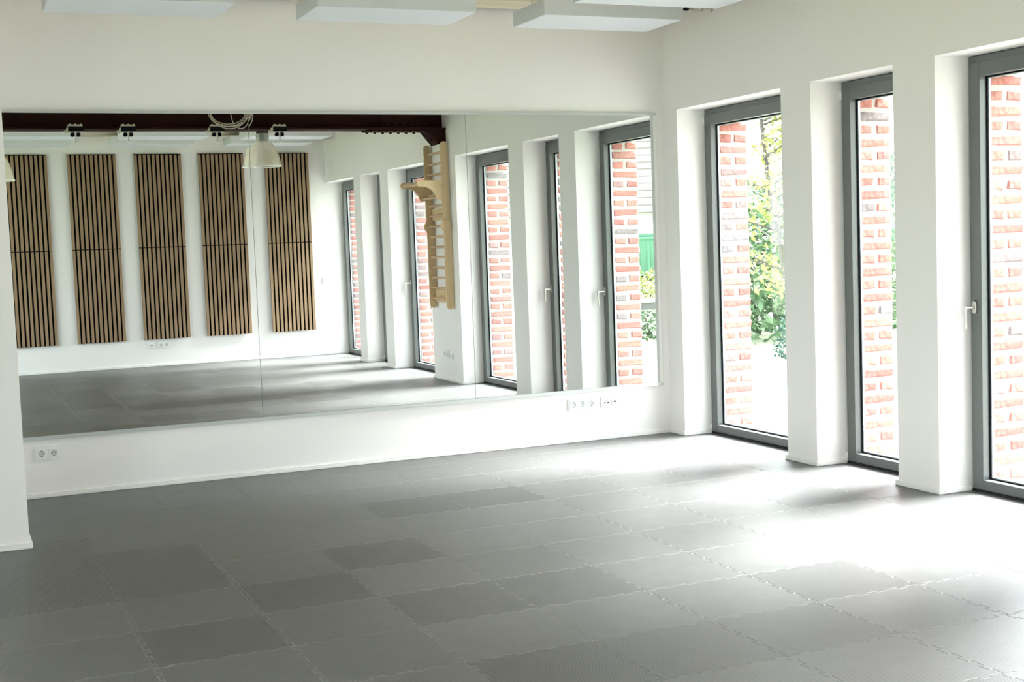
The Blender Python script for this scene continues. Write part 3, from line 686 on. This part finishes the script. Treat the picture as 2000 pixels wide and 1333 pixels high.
def shrub(name, label, loc, rx, ry, rz, mat, count, leaf, seed, cat='shrub', group=None):
    R2 = random.Random(seed); o = empty(name, loc); tag(o, label, cat, group)
    mm = MB()
    def cf():
        while True:
            v = Vector((R2.uniform(-1, 1), R2.uniform(-1, 1), R2.uniform(0, 1)))
            if 0.25 < v.length < 1.0+R2.uniform(0, 0.12): return Vector((v.x*rx, v.y*ry, v.z*rz))
    leaves(mm, cf, count, leaf, R2); f_ = mm.build('foliage', mat, o); f_['kind'] = 'stuff'
    mm = MB()
    for k in range(9):
        an = R2.uniform(0, 6.28); q = R2.uniform(0.2, 0.7)
        mm.tube([(0.05*math.cos(an), 0.05*math.sin(an), 0), (rx*q*math.cos(an), ry*q*math.sin(an), rz*0.75)], [0.02, 0.006], 5)
    mm.build('stem', 'bark', o); return o
shrub('hedge_bush', 'dense dark green hedge bush behind the garden tree', (6.6, 7.9, -0.07), 1.7, 2.2, 2.3, 'hedge', 6500, 0.08, 21, 'bush')
shrub('hedge_bush', 'tall green bush standing right of the hedge behind the tree', (10.6, 10.2, -0.07), 1.6, 1.8, 2.9, 'hedge', 3600, 0.09, 22, 'bush')
shrub('conifer_bush', 'low blue-green bush at the foot of the garden tree', (4.75, 4.75, -0.07), 0.45, 0.4, 0.75, 'conifer', 1500, 0.035, 23, 'bush')
shrub('flower_shrub', 'yellow-green shrub below the garden tree', (3.6, 6.6, -0.07), 0.6, 0.8, 1.0, 'leaf', 1700, 0.045, 24)
shrub('garden_shrub', 'pale green shrub under the stone bench, seen in the mirror', (4.9, -8.9, -0.07), 0.6, 0.6, 0.42, 'hedge', 900, 0.04, 25)
shrub('garden_shrub', 'leafy shrub behind the stone bench, seen in the mirror', (9.4, -17.2, -0.07), 1.3, 1.3, 0.8, 'leaf', 1300, 0.07, 26)
# stone bench seen in the mirror
bn = empty('stone_bench', (6.0, -10.75, -0.07), math.radians(29)); tag(bn, 'low grey stone bench with pale top in the garden, seen in the mirror', 'bench')
MB().box(-1.3, 1.3, -0.25, 0.25, 0.44, 0.50).build('seat', 'stone_top', bn, bevel=0.008)
MB().box(-1.25, 1.25, -0.22, 0.22, 0.32, 0.44).build('apron', 'stone', bn, bevel=0.006, seg=1)
for sx in (-1.05, 1.05): MB().box(sx-0.1, sx+0.1, -0.2, 0.2, 0, 0.32).build('leg', 'stone', bn, bevel=0.006, seg=1)
# green waste container
gc = empty('waste_container', (14.2, -24.9, -0.07), math.radians(29)); tag(gc, 'green wheeled waste container by the barn, seen in the mirror', 'container')
MB().prism([(-0.55, 0.42), (0.55, 0.42), (0.62, 1.45), (-0.62, 1.45)], 'x', -0.75, 0.75).build('body', 'container', gc, bevel=0.02)
for k in range(5): MB().box(-0.66+0.3*k, -0.58+0.3*k, 0.55, 0.64, 0.5, 1.4).build('rib', 'container', gc, bevel=0.01, seg=1)
MB().box(-0.80, 0.80, -0.66, 0.66, 1.45, 1.52).box(-0.76, 0.76, -0.5, 0.5, 1.52, 1.62).build('lid', 'container', gc, bevel=0.02)
for sx in (-0.6, 0.6):
    for sy in (-0.4, 0.4): MB().cyl((sx-0.04, sy, 0.14), (sx+0.04, sy, 0.14), 0.14, n=16).build('wheel', 'black', gc)
MB().box(-0.7, 0.7, -0.45, 0.5, 0.26, 0.42).build('chassis', 'black', gc)
# barn
bnr = empty('barn', (17.0, -37.5, -0.07), math.radians(20)); tag(bnr, 'white barn with a grey tiled roof in the distance, seen in the mirror', 'building')
MB().box(-9, 9, -3.5, 3.5, 0, 2.75).build('wall', 'render', bnr)
MB().prism([(-3.5, 2.75), (3.5, 2.75), (0, 6.3)], 'x', -8.9, 8.9).build('gable', 'render', bnr)
for sg in (-1, 1):
    n_r = 15
    for k in range(n_r):
        t0, t1 = k/n_r, (k+1.15)/n_r
        ya, yb = sg*(4.0*(1-t0)), sg*(4.0*(1-t1)); za, zb_ = 2.35+4.05*t0, 2.35+4.05*t1
        MB().add([(-9.4, ya, za+0.055), (9.4, ya, za+0.055), (9.4, yb, zb_+0.03), (-9.4, yb, zb_+0.03), (-9.4, ya, za+0.02), (9.4, ya, za+0.02), (9.4, yb, zb_), (-9.4, yb, zb_)],
                 [(0, 1, 2, 3), (4, 7, 6, 5), (0, 4, 5, 1), (2, 6, 7, 3), (0, 3, 7, 4), (1, 5, 6, 2)]).build('tile_course', 'roof', bnr)
for x in (-5.0, -1.5, 2.0, 5.5):
    wd = MB().box(x-0.5, x+0.5, 3.48, 3.56, 1.0, 2.1).build('window_frame', 'white', bnr); MB().box(x-0.42, x+0.42, 3.55, 3.575, 1.08, 2.02).build('pane', 'frame', wd)

# portals guide the sky light through the window openings
for n, (a, b) in enumerate(OPEN):
    ldt = bpy.data.lights.new('window_portal', 'AREA'); ldt.shape = 'RECTANGLE'; ldt.size = b-a; ldt.size_y = ZT; ldt.cycles.is_portal = True
    lo_ = bpy.data.objects.new('window_portal', ldt); COL.objects.link(lo_)
    lo_.matrix_world = Matrix(((0, 0, 1, 0.60), (1, 0, 0, -(a+b)/2), (0, 1, 0, ZT/2), (0, 0, 0, 1)))
for a, b, z0, z1 in LEFT:
    ldt = bpy.data.lights.new('window_portal', 'AREA'); ldt.shape = 'RECTANGLE'; ldt.size = b-a; ldt.size_y = z1-z0; ldt.cycles.is_portal = True
    lo_ = bpy.data.objects.new('window_portal', ldt); COL.objects.link(lo_)
    lo_.matrix_world = Matrix(((0, 0, -1, XL-0.22), (-1, 0, 0, -(a+b)/2), (0, 1, 0, (z0+z1)/2), (0, 0, 0, 1)))
